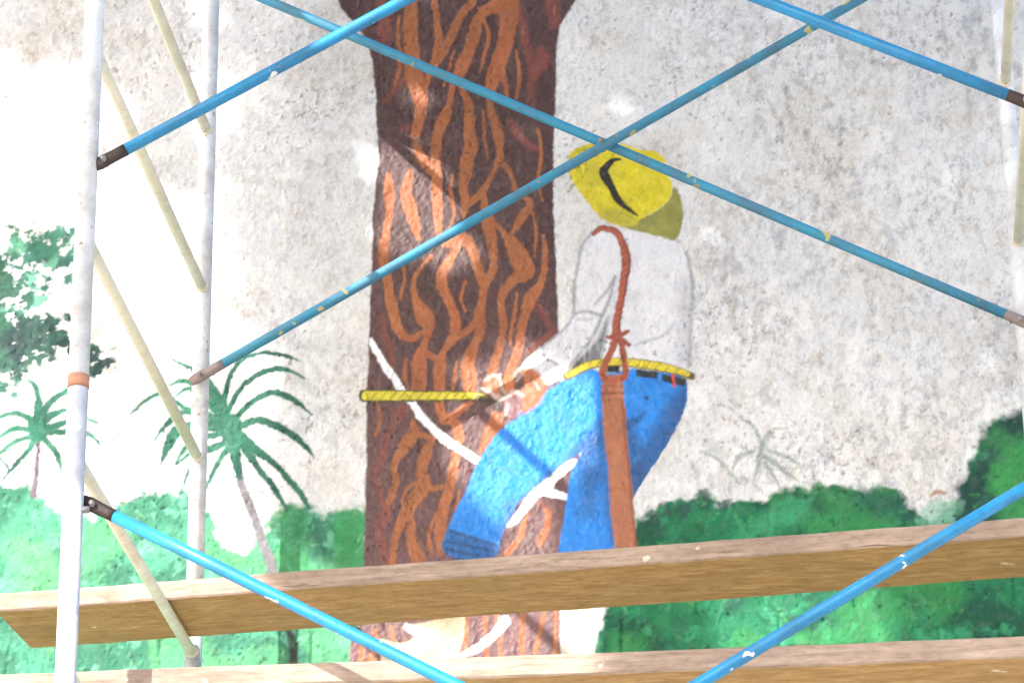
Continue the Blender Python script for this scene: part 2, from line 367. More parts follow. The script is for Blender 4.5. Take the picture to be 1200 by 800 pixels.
# -- painted palms
PG = lambda S: green((28, 76, 64), (40, 98, 80), (58, 120, 96), (46, 104, 82), 14)(S)
def palm(fronds, trunk, tcol, gcol, label, alpha=1., name='painted_palm', idthr=.5, soft=1.5):
    pid = part(name, label=label)
    if trunk:
        tp = part('palm_trunk', pid); stroke(trunk, tcol, tp, soft=2, alpha=alpha, edge=(2.5, .01), var=.3)
    for f in fronds: stroke([(a, b, w*(.84 if w < 12 else .95)) for a, b, w in f], gcol, pid, soft=soft, alpha=alpha, edge=(1.8, .008), idthr=idthr)
    return pid
palm([[(262, 486, 10), (266, 450, 8), (281, 424, 7), (305, 414, 6), (332, 416, 5), (352, 423, 2)],
      [(268, 482, 8), (280, 458, 7), (297, 442, 8), (321, 432, 8), (340, 434, 6), (357, 443, 2)],
      [(275, 490, 9), (300, 468, 9), (321, 460, 9), (343, 468, 8), (366, 485, 2)],
      [(280, 500, 9), (305, 492, 11), (335, 505, 11), (356, 521, 9), (368, 535, 2)],
      [(276, 508, 18), (300, 527, 12), (320, 542, 9), (340, 563, 9), (354, 580, 8), (362, 594, 4)],
      [(280, 512, 16), (296, 538, 11), (308, 556, 9), (322, 572, 9), (336, 598, 4)],
      [(270, 498, 30), (272, 508, 28)], [(273, 510, 18), (277, 540, 13), (281, 560, 7)],
      [(268, 516, 10), (246, 527, 11), (226, 530, 7), (206, 545, 3)], [(268, 522, 9), (250, 552, 7), (236, 585, 2)],
      [(266, 498, 16), (244, 498, 14), (222, 502, 12)], [(264, 488, 16), (250, 460, 14), (236, 440, 7), (199, 420, 3)],
      [(258, 486, 9), (228, 452, 8), (214, 446, 7), (198, 451, 3)], [(252, 482, 9), (222, 455, 6), (206, 464, 3)],
      [(256, 490, 9), (216, 477, 7), (186, 461, 6), (153, 486, 2)], [(256, 494, 9), (218, 482, 8), (200, 491, 8), (181, 517, 2)],
      [(254, 500, 12), (214, 500, 12), (201, 514, 15), (188, 545, 3)], [(258, 508, 9), (222, 520, 8), (205, 545, 3)], [(240, 520, 8), (222, 552, 5), (213, 577, 2)]],
     [(277, 530, 10), (283, 566, 10), (296, 602, 11), (310, 638, 12), (320, 668, 14)], lin(108, 106, 110), PG,
     'dark green painted palm with a bent grey trunk beside the painted tree')
PG2 = lambda S: green((36, 90, 76), (48, 112, 92), (66, 134, 108), (54, 118, 92), 18)(S)
palm([[(32, 446, 3), (40, 452, 8), (46, 468, 9), (45, 490, 14)], [(47, 488, 12), (60, 470, 9), (80, 459, 7), (100, 454, 3)],
      [(46, 494, 16), (62, 486, 10), (76, 480, 7), (90, 480, 3)], [(48, 502, 14), (62, 500, 10), (92, 490, 7), (115, 496, 3)],
      [(48, 508, 10), (66, 506, 8), (100, 507, 8), (117, 520, 3)], [(50, 512, 9), (64, 528, 9), (70, 540, 7), (72, 554, 2)],
      [(44, 496, 12), (30, 488, 8), (16, 484, 7), (-8, 492, 4)], [(42, 506, 10), (28, 502, 7), (14, 503, 7), (-8, 516, 4)],
      [(42, 510, 10), (26, 514, 7), (12, 521, 6), (-8, 540, 4)], [(42, 514, 9), (32, 530, 7), (20, 543, 6), (3, 562, 3)],
      [(44, 498, 24), (45, 508, 22)], [(-6, 528, 3), (12, 552, 5)]],
     [(45, 516, 5), (43, 550, 5), (39, 580, 9)], lin(96, 84, 92), PG2, 'small pale green painted palm with a thin purple grey trunk')
FG = lambda S: green((112, 124, 126), (128, 142, 138), (148, 158, 150), (138, 154, 130), 22)(S)
palm([[(868, 488, 3), (880, 497, 5), (888, 508, 6), (893, 520, 6)], [(894, 520, 6), (900, 509, 7), (908, 503, 5), (920, 502, 2)],
      [(893, 520, 7), (890, 540, 8), (884, 562, 3)], [(894, 532, 7), (912, 545, 7), (933, 562, 2)], [(902, 528, 4), (920, 534, 6), (937, 543, 2)],
      [(884, 528, 5), (866, 535, 7), (858, 554, 2)], [(897, 542, 6), (906, 556, 5), (914, 570, 2)], [(822, 530, 3), (842, 538, 5), (858, 556, 4), (866, 566, 2)]],
     None, None, FG, 'faint washed out grey green sketch of a palm on bare plaster', alpha=.68, name='painted_faint_palm', idthr=.35, soft=2.2)

# -- painted tree trunk
p_tr = part('painted_tree', label='tall brown painted tree trunk with wavy orange bark')
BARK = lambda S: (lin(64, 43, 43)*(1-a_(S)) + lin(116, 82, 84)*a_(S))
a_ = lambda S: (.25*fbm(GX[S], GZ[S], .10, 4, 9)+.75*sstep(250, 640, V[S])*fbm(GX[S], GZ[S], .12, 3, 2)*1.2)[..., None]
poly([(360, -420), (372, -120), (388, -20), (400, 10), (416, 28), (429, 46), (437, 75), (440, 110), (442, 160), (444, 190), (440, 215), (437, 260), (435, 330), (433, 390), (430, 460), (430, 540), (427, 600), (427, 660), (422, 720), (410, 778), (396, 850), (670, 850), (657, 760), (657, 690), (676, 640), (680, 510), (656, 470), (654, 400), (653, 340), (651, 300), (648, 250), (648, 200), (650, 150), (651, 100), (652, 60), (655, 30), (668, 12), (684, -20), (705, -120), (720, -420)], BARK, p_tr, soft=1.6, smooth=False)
poly([(442, 745), (480, 733), (545, 722), (536, 768), (520, 800), (452, 800), (446, 765)], lin(184, 172, 146), 0, soft=2.0, smooth=True)
poly([(655, 690), (706, 690), (704, 716), (696, 775), (690, 830), (664, 830), (657, 770)], lin(186, 178, 160), 0, soft=2.5, alpha=.85, smooth=False)
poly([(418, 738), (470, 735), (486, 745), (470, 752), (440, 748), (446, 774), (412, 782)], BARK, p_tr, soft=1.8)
p_vn = part('bark_vein', p_tr, 'orange wavy bark veins')
OR = lambda S: lin(160, 98, 60)*(1-.40*fbm(GX[S], GZ[S], .08, 3, 7)[..., None]) + lin(52, 4, 8)*sstep(.4, .7, fbm(GX[S], GZ[S], .22, 2, 3))[..., None]
RD = lambda S: lin(128, 70, 62)*(1-.22*fbm(GX[S], GZ[S], .08, 3, 7)[..., None])
veins_or = [
 [(482, -60, 15), (482, 0, 15), (481, 25, 17), (482, 57, 18), (485, 88, 22), (492, 112, 20), (492, 132, 15), (486, 158, 11)],
 [(510, -60, 10), (510, 0, 8), (512, 25, 9), (514, 50, 11), (510, 72, 13), (504, 84, 9), (499, 98, 8), (494, 114, 9)],
 [(575, -60, 8), (554, 0, 10), (542, 15, 10), (530, 38, 10), (522, 55, 10), (513, 72, 9)],
 [(592, -60, 18), (592, 0, 26), (577, 8, 16), (562, 20, 13), (554, 42, 17), (550, 57, 14), (541, 78, 17), (534, 92, 12), (530, 105, 7), (527, 122, 8), (521, 138, 15), (513, 155, 14), (510, 180, 13), (511, 205, 11)],
 [(594, -20, 24), (596, 8, 26), (595, 28, 21), (591, 53, 20), (583, 78, 20), (577, 96, 17), (573, 117, 8), (578, 140, 12), (584, 155, 14), (586, 175, 9), (586, 190, 8)],
 [(588, 84, 8), (592, 100, 6), (594, 118, 3)],
 [(540, 98, 9), (543, 108, 8), (550, 126, 12), (550, 150, 14), (552, 170, 18), (547, 190, 17), (545, 205, 15), (542, 222, 9), (545, 237, 11), (543, 256, 3)],
 [(546, 239, 8), (562, 228, 9), (580, 200, 5), (585, 187, 7), (600, 207, 6), (606, 224, 6), (622, 238, 8), (612, 254, 11), (601, 273, 5)],
 [(566, 222, 8), (567, 240, 9), (571, 255, 16), (575, 275, 14), (578, 300, 11), (577, 317, 10), (569, 332, 11), (565, 352, 10), (562, 367, 14), (564, 385, 13), (557, 402, 11), (549, 425, 18), (550, 445, 18), (551, 462, 12)],
 [(580, 262, 5), (592, 275, 8), (601, 288, 19), (610, 305, 24), (615, 319, 22), (603, 327, 13), (592, 340, 11), (587, 355, 9), (590, 378, 10), (586, 405, 9), (578, 432, 11), (576, 446, 10)],
 [(622, 318, 6), (612, 322, 14)],
 [(455, 205, 6), (456, 222, 14), (457, 245, 11), (455, 260, 9), (450, 287, 12), (449, 305, 13), (455, 335, 12), (460, 362, 13), (467, 388, 12), (482, 397, 8), (497, 389, 8)],
 [(480, 202, 8), (476, 226, 15), (484, 255, 16), (490, 279, 6)],
 [(486, 168, 6), (492, 182, 11), (502, 196, 12), (512, 205, 8)],
 [(512, 200, 12), (512, 217, 14), (513, 247, 12), (514, 280, 8)],
 [(520, 287, 6), (536, 283, 16), (547, 281, 14), (555, 297, 11), (562, 320, 12), (566, 338, 8)],
 [(537, 288, 9), (528, 304, 10), (520, 318, 14), (518, 335, 13), (527, 355, 12), (534, 372, 13), (532, 394, 13), (520, 412, 8), (516, 428, 14), (515, 447, 15), (514, 470, 12), (520, 490, 11)],
 [(505, 300, 4), (490, 318, 5), (485, 330, 6), (486, 347, 9), (493, 363, 18), (499, 374, 22), (503, 386, 10), (497, 405, 8), (492, 420, 18), (491, 440, 20), (489, 462, 15)],
 [(528, 398, 10), (546, 389, 8), (560, 376, 10)],
 [(492, 418, 12), (504, 416, 8), (516, 424, 9)],
 [(636, 276, 4), (639, 300, 7), (635, 330, 9), (623, 348, 16), (616, 368, 12), (611, 385, 11), (609, 403, 11), (602, 425, 13), (592, 442, 8)],
 [(552, 471, 7), (533, 486, 9), (520, 492, 10), (530, 492, 12), (537, 510, 13), (534, 530, 11), (528, 567, 12), (519, 598, 14), (515, 627, 13), (516, 648, 6)],
 [(483, 494, 6), (486, 506, 13), (478, 518, 17), (468, 532, 11), (461, 548, 8), (464, 565, 9), (455, 588, 8)],
 [(488, 508, 8), (509, 513, 6)],
 [(506, 516, 8), (499, 530, 14), (494, 548, 13), (496, 570, 17), (478, 595, 15), (464, 627, 10), (460, 658, 9)],
 [(500, 572, 10), (518, 570, 5)],
 [(481, 600, 8), (483, 632, 13), (491, 658, 20)],
 [(582, 488, 16), (574, 512, 22), (566, 534, 10)],
 [(618, 600, 5), (612, 618, 7), (607, 632, 8), (594, 648, 8)], [(641, 598, 8), (643, 608, 9), (640, 620, 10), (632, 636, 8)],
 [(548, 715, 6), (545, 768, 5)], [(580, 715, 5), (588, 768, 7)], [(612, 712, 7), (611, 770, 6)], [(638, 712, 5), (630, 750, 6), (624, 772, 6)], [(650, 712, 5), (651, 772, 6)], [(568, 720, 6), (570, 770, 5)],
 [(440, 738, 5), (436, 776, 12)], [(424, 744, 4), (424, 776, 9)], [(458, 733, 5), (460, 748, 5)],
]
veins_rd = [
 [(440, -40, 8), (446, 5, 10), (456, 22, 8)], [(449, 28, 14), (450, 38, 21), (452, 44, 16)],
 [(604, 4, 14), (612, 30, 12), (617, 55, 10), (624, 80, 12), (623, 100, 10), (625, 130, 4)], [(633, 60, 12), (637, 72, 17), (630, 84, 8)],
 [(642, -40, 16), (646, 5, 18), (650, 24, 14), (646, 32, 6)], [(476, 92, 12), (462, 104, 9), (452, 118, 8)], [(486, 146, 8), (472, 152, 7)],
 [(598, 142, 8), (606, 154, 11), (618, 168, 9), (630, 176, 5)], [(628, 355, 10), (636, 368, 8), (644, 382, 6)],
 [(449, 300, 16), (445, 312, 10)], [(448, 372, 7), (450, 390, 10), (457, 410, 9), (462, 440, 6), (464, 458, 5)],
 [(470, 474, 6), (456, 503, 8), (447, 537, 7), (440, 552, 5)], [(478, 474, 5), (468, 492, 6)],
 [(455, 586, 9), (450, 606, 15), (443, 620, 9), (452, 650, 13), (455, 662, 10)], [(440, 560, 6), (452, 600, 6)],
 [(612, 592, 6), (632, 588, 7), (645, 600, 6)], [(650, 388, 8), (634, 402, 12), (622, 412, 9)],
]
for v in veins_rd: stroke([(a, b, w*.9) for a, b, w in v], RD, p_vn, soft=3.5, alpha=.8, edge=(2, .012))
veins_or += [[(466, 60, 3), (468, 80, 5), (462, 100, 3)], [(530, 205, 3), (528, 225, 5), (532, 250, 4), (526, 268, 2)], [(630, 150, 3), (634, 180, 5), (630, 210, 4), (636, 235, 2)], [(470, 300, 3), (474, 325, 5), (470, 350, 3)],
 [(606, 345, 3), (603, 370, 5), (598, 395, 4), (602, 410, 2)], [(545, 330, 3), (541, 350, 4), (546, 365, 2)], [(476, 420, 3), (474, 440, 5), (478, 455, 3)], [(534, 425, 3), (533, 445, 5), (530, 460, 3)],
 [(442, 470, 2), (446, 490, 4), (440, 510, 3)], [(512, 600, 3), (503, 622, 5), (506, 650, 4)], [(538, 575, 3), (534, 600, 4), (530, 612, 2)], [(560, 10, 3), (572, 40, 5), (566, 70, 4), (562, 85, 2)], [(605, 60, 3), (608, 90, 5), (604, 115, 3)],
 [(468, 20, 3), (466, 45, 5), (470, 62, 3)], [(532, 60, 3), (526, 80, 4), (520, 100, 2)], [(566, 130, 3), (568, 160, 4), (572, 185, 2)], [(495, 560, 3), (478, 572, 5), (470, 590, 3)], [(624, 250, 3), (628, 275, 4), (626, 300, 2)]]
for v in veins_or: stroke([(a, b, w*.95) for a, b, w in v], OR, p_vn, soft=1.5, edge=(1.6, .010))

# -- painted white strokes and rope
WH = lambda S: np.broadcast_to(lin(226, 229, 236), GX[S].shape+(3,))
for lab, sts in (('long curved white painted line crossing the yellow rope', [[(435, 397, 4), (438, 404, 8), (446, 420, 8), (454, 433, 10), (464, 446, 9), (472, 460, 10), (484, 474, 8), (492, 486, 10), (506, 500, 9), (520, 513, 10), (540, 527, 9), (566, 543, 10)]]),
                 ('white painted hooked line between the two trouser legs', [[(673, 542, 9), (660, 551, 11), (650, 560, 10), (640, 571, 14), (628, 578, 13), (614, 596, 11), (603, 608, 8), (594, 616, 2)], [(625, 570, 6), (638, 574, 10), (652, 579, 9), (666, 583, 7)]]),
                 ('white painted line low on the trunk under the plank', [[(591, 727, 13), (584, 737, 11), (570, 750, 10), (556, 760, 9), (540, 768, 6)]])):
    pw = part('painted_white_line', label=lab)
    for s in sts: stroke(s, WH, pw, soft=1.3, edge=(1.5, .01), var=.05)
stroke([(476, 734, 7), (487, 738, 9), (498, 743, 7)], lin(216, 218, 226), None, soft=2, var=.05)
p_rp = part('painted_rope', label='yellow painted rope tied round the painted tree trunk')
stroke([(428, 463, 15), (500, 464, 13), (560, 465, 11), (580, 468, 9)], lin(66, 62, 30), p_rp, soft=1.5)
stroke([(430, 463, 11), (500, 463.5, 9), (556, 464, 7), (570, 466, 3)], lin(196, 186, 52), p_rp, soft=1.2)
for i in range(12):
    x = 436+i*10.6; stroke([(x, 468, 2), (x+7, 459, 2)], lin(130, 122, 36), p_rp, soft=1.2, alpha=.75)
stroke([(560, 466, 8), (575, 470, 9), (585, 480, 7)], lin(60, 48, 42), p_tr, soft=3, alpha=.9)

# -- painted man
p_man = part('painted_man', label='painted worker in yellow hat, white shirt and blue jeans leaning back on the rope')
def mp(n, label=None): return part(n, p_man, label)
J1, J2 = lin(28, 124, 212), lin(34, 84, 142)
p_j = mp('painted_jeans'); p_cf = mp('painted_cuff'); p_sh = mp('painted_shirt'); p_hd = mp('painted_hand')
p_bt = mp('painted_belt'); p_st = mp('painted_strap'); p_sp = mp('painted_suspender'); p_ht = mp('painted_hat'); p_br2 = mp('painted_hat_brim'); p_mk = mp('painted_hat_mark')
JC = lambda S: np.broadcast_to(J1, GX[S].shape+(3,))*(.93+.14*fbm(GX[S], GZ[S], .2, 3, 16)[..., None])
# reddish outline of the thigh, then the legs
stroke([(690, 438, 10), (660, 452, 10), (628, 475, 9), (606, 492, 5)], lin(142, 68, 58), p_vn, soft=2.5, alpha=.85)
poly([(690, 505), (683, 528), (672, 548), (664, 580), (658, 620), (654, 652), (654, 672), (722, 668), (722, 640), (734, 602), (742, 585), (745, 577), (756, 560), (771, 538), (790, 505), (803, 475), (807, 450), (800, 438), (740, 432), (700, 440)], JC, p_j, smooth=False)
poly([(664, 443), (640, 460), (610, 482), (580, 510), (560, 540), (545, 575), (530, 605), (518, 635), (525, 648), (545, 655), (577, 650), (585, 640), (592, 615), (608, 588), (640, 560), (671, 536), (694, 522), (716, 500), (716, 440), (690, 432)], JC, p_j, smooth=False)
stroke([(712, 490, 12), (690, 522, 20), (668, 544, 14), (636, 564, 8), (600, 604, 6)], J2*.75, p_j, clip=True, soft=8, alpha=.75)
stroke([(700, 530, 40), (692, 560, 30), (690, 600, 12)], J2*.9, p_j, clip=True, soft=14, alpha=.7)
stroke([(800, 462, 20), (790, 490, 30), (768, 530, 34), (748, 565, 30)], J2*.9, p_j, clip=True, soft=9, alpha=.85)
stroke([(734, 500, 18), (740, 540, 30), (744, 570, 30)], J2*.8, p_j, clip=True, soft=9, alpha=.85)
stroke([(734, 500, 8), (744, 494, 9), (756, 484, 2)], J2*.8, p_j, clip=True, soft=3, alpha=.8)
stroke([(710, 560, 10), (714, 600, 10), (718, 640, 8)], J2, p_j, clip=True, soft=7, alpha=.7)
stroke([(586, 632, 6), (592, 606, 8), (606, 588, 6), (584, 596, 3)], J2*.8, p_j, clip=True, soft=5, alpha=.65)
stroke([(672, 590, 3), (680, 610, 2)], J2, p_j, clip=True, soft=2, alpha=.5); stroke([(575, 552, 3), (590, 548, 2), (600, 552, 2)], J2, p_j, clip=True, soft=2, alpha=.5)
poly([(800, 475), (806, 450), (808, 446), (796, 470), (786, 500), (772, 528), (790, 507)], J2*.8, p_j, soft=3, alpha=.6, smooth=False)
poly([(527, 618), (520, 630), (517, 641), (526, 651), (548, 656), (578, 651), (584, 640), (562, 632), (545, 627)], lin(28, 88, 150), p_cf, soft=1.8)
for a, b_ in (((522, 634), (578, 645)), ((521, 642), (560, 651)), ((528, 622), (582, 638))):
    stroke([(*a, 2.5), (*b_, 2.5)], lin(24, 52, 84), p_cf, soft=1.8, alpha=.8)
stroke([(757, 467, 4), (757.5, 467.5, 4)], lin(28, 50, 90), p_j, clip=True, soft=1.5)
# shirt and sleeve
SHc = lin(208, 210, 218)
poly([(703, 268), (690, 275), (681, 290), (676, 320), (672, 350), (671, 370), (690, 400), (668, 440), (690, 432), (720, 424), (760, 426), (806, 440), (808, 420), (808, 390), (811, 350), (810, 322), (804, 297), (795, 283), (778, 274), (750, 266), (722, 263)], SHc, p_sh, soft=1.6, smooth=False, var=.05)
poly([(714, 370), (702, 392), (688, 410), (670, 432), (680, 436), (702, 426), (708, 404)], lin(96, 100, 108), p_sh, soft=4, alpha=.9)
poly([(672, 428), (690, 414), (686, 430), (676, 436)], lin(40, 38, 34), p_sh, soft=3, alpha=.8)
poly([(676, 352), (671, 370), (660, 385), (640, 402), (622, 417), (611, 430), (624, 442), (640, 452), (660, 440), (682, 414), (698, 394), (712, 366), (720, 326), (690, 320)], lin(204, 206, 215), p_sh, soft=1.6, var=.05)
OL = lin(112, 114, 122)
for s, al in (([(695, 272, 2), (682, 289, 3), (676, 320, 3), (672, 350, 3), (671, 371, 3), (655, 390, 2), (632, 410, 2)], .8), ([(674, 368, 3), (688, 365, 4), (706, 370, 3)], .75),
              ([(676, 374, 3), (694, 374, 3)], .5), ([(721, 324, 2), (714, 350, 4), (703, 378, 4), (688, 404, 4), (664, 434, 3)], .8), ([(721, 326, 3), (710, 342, 4), (697, 357, 2)], .7),
              ([(630, 411, 2), (642, 420, 3), (658, 432, 2)], .75), ([(634, 408, 2), (652, 422, 2)], .55), ([(612, 432, 3), (626, 444, 4), (640, 453, 4), (656, 444, 3)], .7),
              ([(804, 296, 3), (810, 322, 4), (811, 350, 4), (808, 392, 5), (807, 428, 5)], .65), ([(779, 274, 2), (796, 283, 3)], .6), ([(790, 378, 2), (778, 392, 3), (760, 398, 3), (744, 404, 2)], .5),
              ([(748, 266, 2), (776, 274, 2)], .4)):
    stroke(s, OL, p_sh, soft=2.4, alpha=al)
stroke([(802, 330, 12), (803, 380, 14), (799, 424, 14)], lin(160, 162, 174), p_sh, clip=True, soft=9, alpha=.6)
stroke([(735, 300, 14), (738, 350, 16), (745, 398, 16)], lin(190, 192, 200), p_sh, clip=True, soft=9, alpha=.5)
stroke([(724, 330, 8), (718, 372, 8)], lin(170, 172, 182), p_sh, clip=True, soft=5, alpha=.5)
stroke([(645, 418, 5), (664, 428, 4)], lin(235, 235, 238), p_sh, clip=True, soft=2, alpha=.7)
# hand, sketched in whites and oranges over the bark
poly([(612, 434), (624, 432), (638, 446), (640, 456), (630, 474), (614, 484), (608, 470), (612, 452)], lin(164, 100, 70), p_hd, soft=4)
poly([(598, 454), (610, 462), (612, 480), (600, 492), (590, 476)], lin(122, 86, 90), p_hd, soft=3)
poly([(566, 448), (580, 440), (588, 452), (584, 466), (570, 460)], lin(164, 104, 78), p_hd, soft=3)
poly([(590, 440), (600, 440), (602, 456), (592, 458)], lin(186, 110, 66), p_hd, soft=2)
for s in ([(565, 456, 3), (574, 460, 4), (586, 467, 6), (596, 462, 5), (602, 458, 4), (612, 463, 4)], [(568, 446, 3), (577, 440, 3), (585, 442, 3)], [(586, 440, 3), (588, 455, 4), (592, 460, 3)],
          [(602, 440, 3), (608, 434, 4), (615, 430, 4)], [(596, 474, 4), (592, 486, 3)], [(628, 450, 3), (632, 456, 3)], [(604, 446, 2), (612, 440, 3)]):
    stroke(s, lin(206, 186, 176), p_hd, soft=2.2, alpha=.7, edge=(1.5, .008))
for s in ([(622, 440, 2), (622, 452, 3)], [(600, 462, 2), (606, 470, 3)], [(588, 446, 2), (590, 440, 2)], [(612, 442, 2), (613, 456, 3)]):
    stroke(s, lin(92, 50, 40), p_hd, soft=1.5, alpha=.8)
# belt rope and the tools under it
for q in ([(711, 428), (726, 427), (727, 436), (711, 437)], [(745, 432), (772, 436), (771, 444), (746, 441)], [(776, 438), (806, 444), (804, 453), (776, 447)]):
    poly(q, lin(34, 36, 40), p_bt, soft=1.5, smooth=False)
stroke([(663, 441, 9), (690, 429, 10), (716, 424, 10), (750, 426, 11), (782, 432, 11), (811, 440, 9)], lin(96, 82, 36), p_bt, soft=1.5)
stroke([(665, 440, 6), (690, 428.5, 7), (716, 423.5, 8), (750, 426, 8), (782, 431.5, 8), (806, 438, 6)], lin(206, 190, 54), p_bt, soft=1.2)
for i in range(13):
    t = i/12; x = 668+t*134; y = 424+16*(abs(t-.38)/.62)**1.6; stroke([(x-2, y+4, 1.6), (x+4, y-4, 1.6)], lin(146, 130, 40), p_bt, soft=1, alpha=.7)
stroke([(789, 440, 3), (790, 452, 3)], lin(208, 60, 54), p_bt, soft=1.2)
# strap hanging from the belt, harness and suspender
ST = lambda S: lin(158, 98, 70)*(1-.10*sstep(560, 640, V[S])[..., None])*(.92+.16*fbm(GX[S], GZ[S], .06, 3, 6)[..., None])
poly([(706, 440), (729, 438), (733, 480), (737, 530), (742, 580), (748, 668), (722, 668), (716, 600), (712, 550), (707, 500), (705, 465)], ST, p_st, smooth=False)
for y, a in ((446, .8), (453, .5), (462, .85), (469, .35)): stroke([(706, y, 4), (729, y-1, 4)], lin(104, 56, 44), p_st, soft=2, alpha=a)
stroke([(729, 470, 3), (734, 520, 3), (740, 580, 3), (745, 640, 3)], lin(112, 58, 40), p_st, soft=2, alpha=.7)
stroke([(722, 398, 7), (714, 416, 8), (706, 438, 8), (712, 445, 7), (728, 444, 7), (733, 436, 7), (730, 414, 7), (728, 398, 7)], lin(150, 78, 52), p_sp, soft=1.4)
SU = lin(160, 84, 62)
stroke([(696, 274, 4), (703, 268, 6), (712, 268, 7), (722, 272, 9), (728, 282, 9), (734, 302, 10), (732, 324, 10), (728, 350, 9), (724, 372, 9), (722, 396, 10)], lin(108, 50, 42), p_sp, soft=1.4)
stroke([(697, 274, 2), (703, 269, 4), (712, 269, 5), (722, 273, 6), (728, 283, 7), (733, 302, 7.5), (731, 324, 7), (727, 350, 6.5), (723, 372, 6.5), (721, 396, 7)], SU, p_sp, soft=1.2)
for i in range(16):
    t = i/15; y = 282+t*108; x = 731-8*t+3*math.sin(3*t); stroke([(x-3, y+2, 1.4), (x+4, y-3, 1.4)], lin(118, 56, 44), p_sp, soft=1, alpha=.7)
for s in ([(712, 394, 5), (722, 394, 8), (736, 388, 5)], [(716, 402, 5), (728, 398, 7), (737, 404, 5)]): stroke(s, lin(146, 72, 54), p_sp, soft=1.4)
# hat
HY = lambda S: (lin(208, 194, 30)*(1-h_(S))+lin(182, 172, 44)*h_(S))
h_ = lambda S: (sstep(.35, .65, fbm(GX[S], GZ[S], .07, 4, 10))*.7*sstep(745, 690, U[S]) + .25*fbm(GX[S], GZ[S], .03, 3, 15))[..., None]
poly([(720, 256), (752, 254), (768, 248), (784, 234), (790, 220), (797, 228), (801, 250), (798, 270), (790, 281), (775, 278), (750, 271), (725, 264)], lambda S: lin(136, 136, 66)*(.85+.3*fbm(GX[S], GZ[S], .04, 3, 5)[..., None]), p_br2, soft=1.6)
poly([(666, 184), (673, 175), (690, 169), (712, 166), (735, 170), (752, 176), (768, 177), (779, 186), (781, 200), (788, 218), (784, 234), (768, 248), (752, 255), (742, 264), (722, 263), (702, 252), (682, 228), (668, 208)], HY, p_ht, soft=1.5)
poly([(704, 252), (722, 244), (744, 254), (744, 264), (722, 263)], lin(150, 148, 60), p_ht, soft=5, alpha=.7)
stroke([(726, 187, 4), (716, 190, 7), (708, 199, 10), (709, 207, 11), (718, 224, 9), (730, 240, 7), (747, 252, 2)], lin(36, 33, 26), p_mk, soft=1.2)

# leaf dabs of the brush over the bushes
rd = random.Random(5)
for pid, box, cols, nd in ((p_bl, (-60, 440, 575, 800), [(34, 92, 70), (96, 168, 136), (120, 182, 128), (52, 124, 92)], 420),
                           (p_br, (700, 1260, 470, 800), [(14, 58, 50), (54, 142, 96), (72, 150, 84), (22, 88, 66)], 520)):
    for i in range(nd):
        x, y = rd.uniform(box[0], box[1]), rd.uniform(box[2], box[3]); t = rd.uniform(0, 6.28); L = rd.uniform(4, 11)
        stroke([(x, y, rd.uniform(2, 4)), (x+L*math.cos(t), y+L*math.sin(t), 1.2)], lin(*rd.choice(cols)), pid, clip=True, soft=2.0, alpha=rd.uniform(.25, .6))
# dry brush marks along the figure and the trunk
for pid, box, cols, nd, an in ((p_j, (518, 808, 432, 656), [(22, 96, 178), (62, 152, 226)], 110, 2.2), (p_sh, (612, 810, 266, 440), [(190, 192, 202), (224, 226, 230)], 90, 1.4),
                               (p_tr, (400, 668, 0, 770), [(44, 32, 34), (118, 88, 90), (92, 62, 60)], 260, 1.57), (p_ht, (666, 790, 166, 264), [(180, 168, 30), (224, 212, 70)], 40, .7), (p_st, (704, 748, 440, 660), [(136, 80, 56), (178, 118, 86)], 30, 1.5)):
    for i in range(nd):
        x, y = rd.uniform(box[0], box[1]), rd.uniform(box[2], box[3]); t = an+rd.uniform(-.35, .35); L = rd.uniform(12, 34)
        stroke([(x, y, rd.uniform(1.5, 5)), (x+L*math.cos(t), y+L*math.sin(t), 1.0)], lin(*rd.choice(cols)), pid, clip=True, soft=2.5, alpha=rd.uniform(.15, .42))
# stains and runs over the finished paint
blend(.10*sstep(.50, .74, fbm(GX, GZ, .03, 4, 50, .65))*(ID > 0), lin(50, 42, 40))
blend(.035*sstep(.50, .80, fbm(GX, GZ, .016, 3, 20, .7))*(ID > 0), lin(205, 200, 195))
P = np.clip(P, .004, .82)

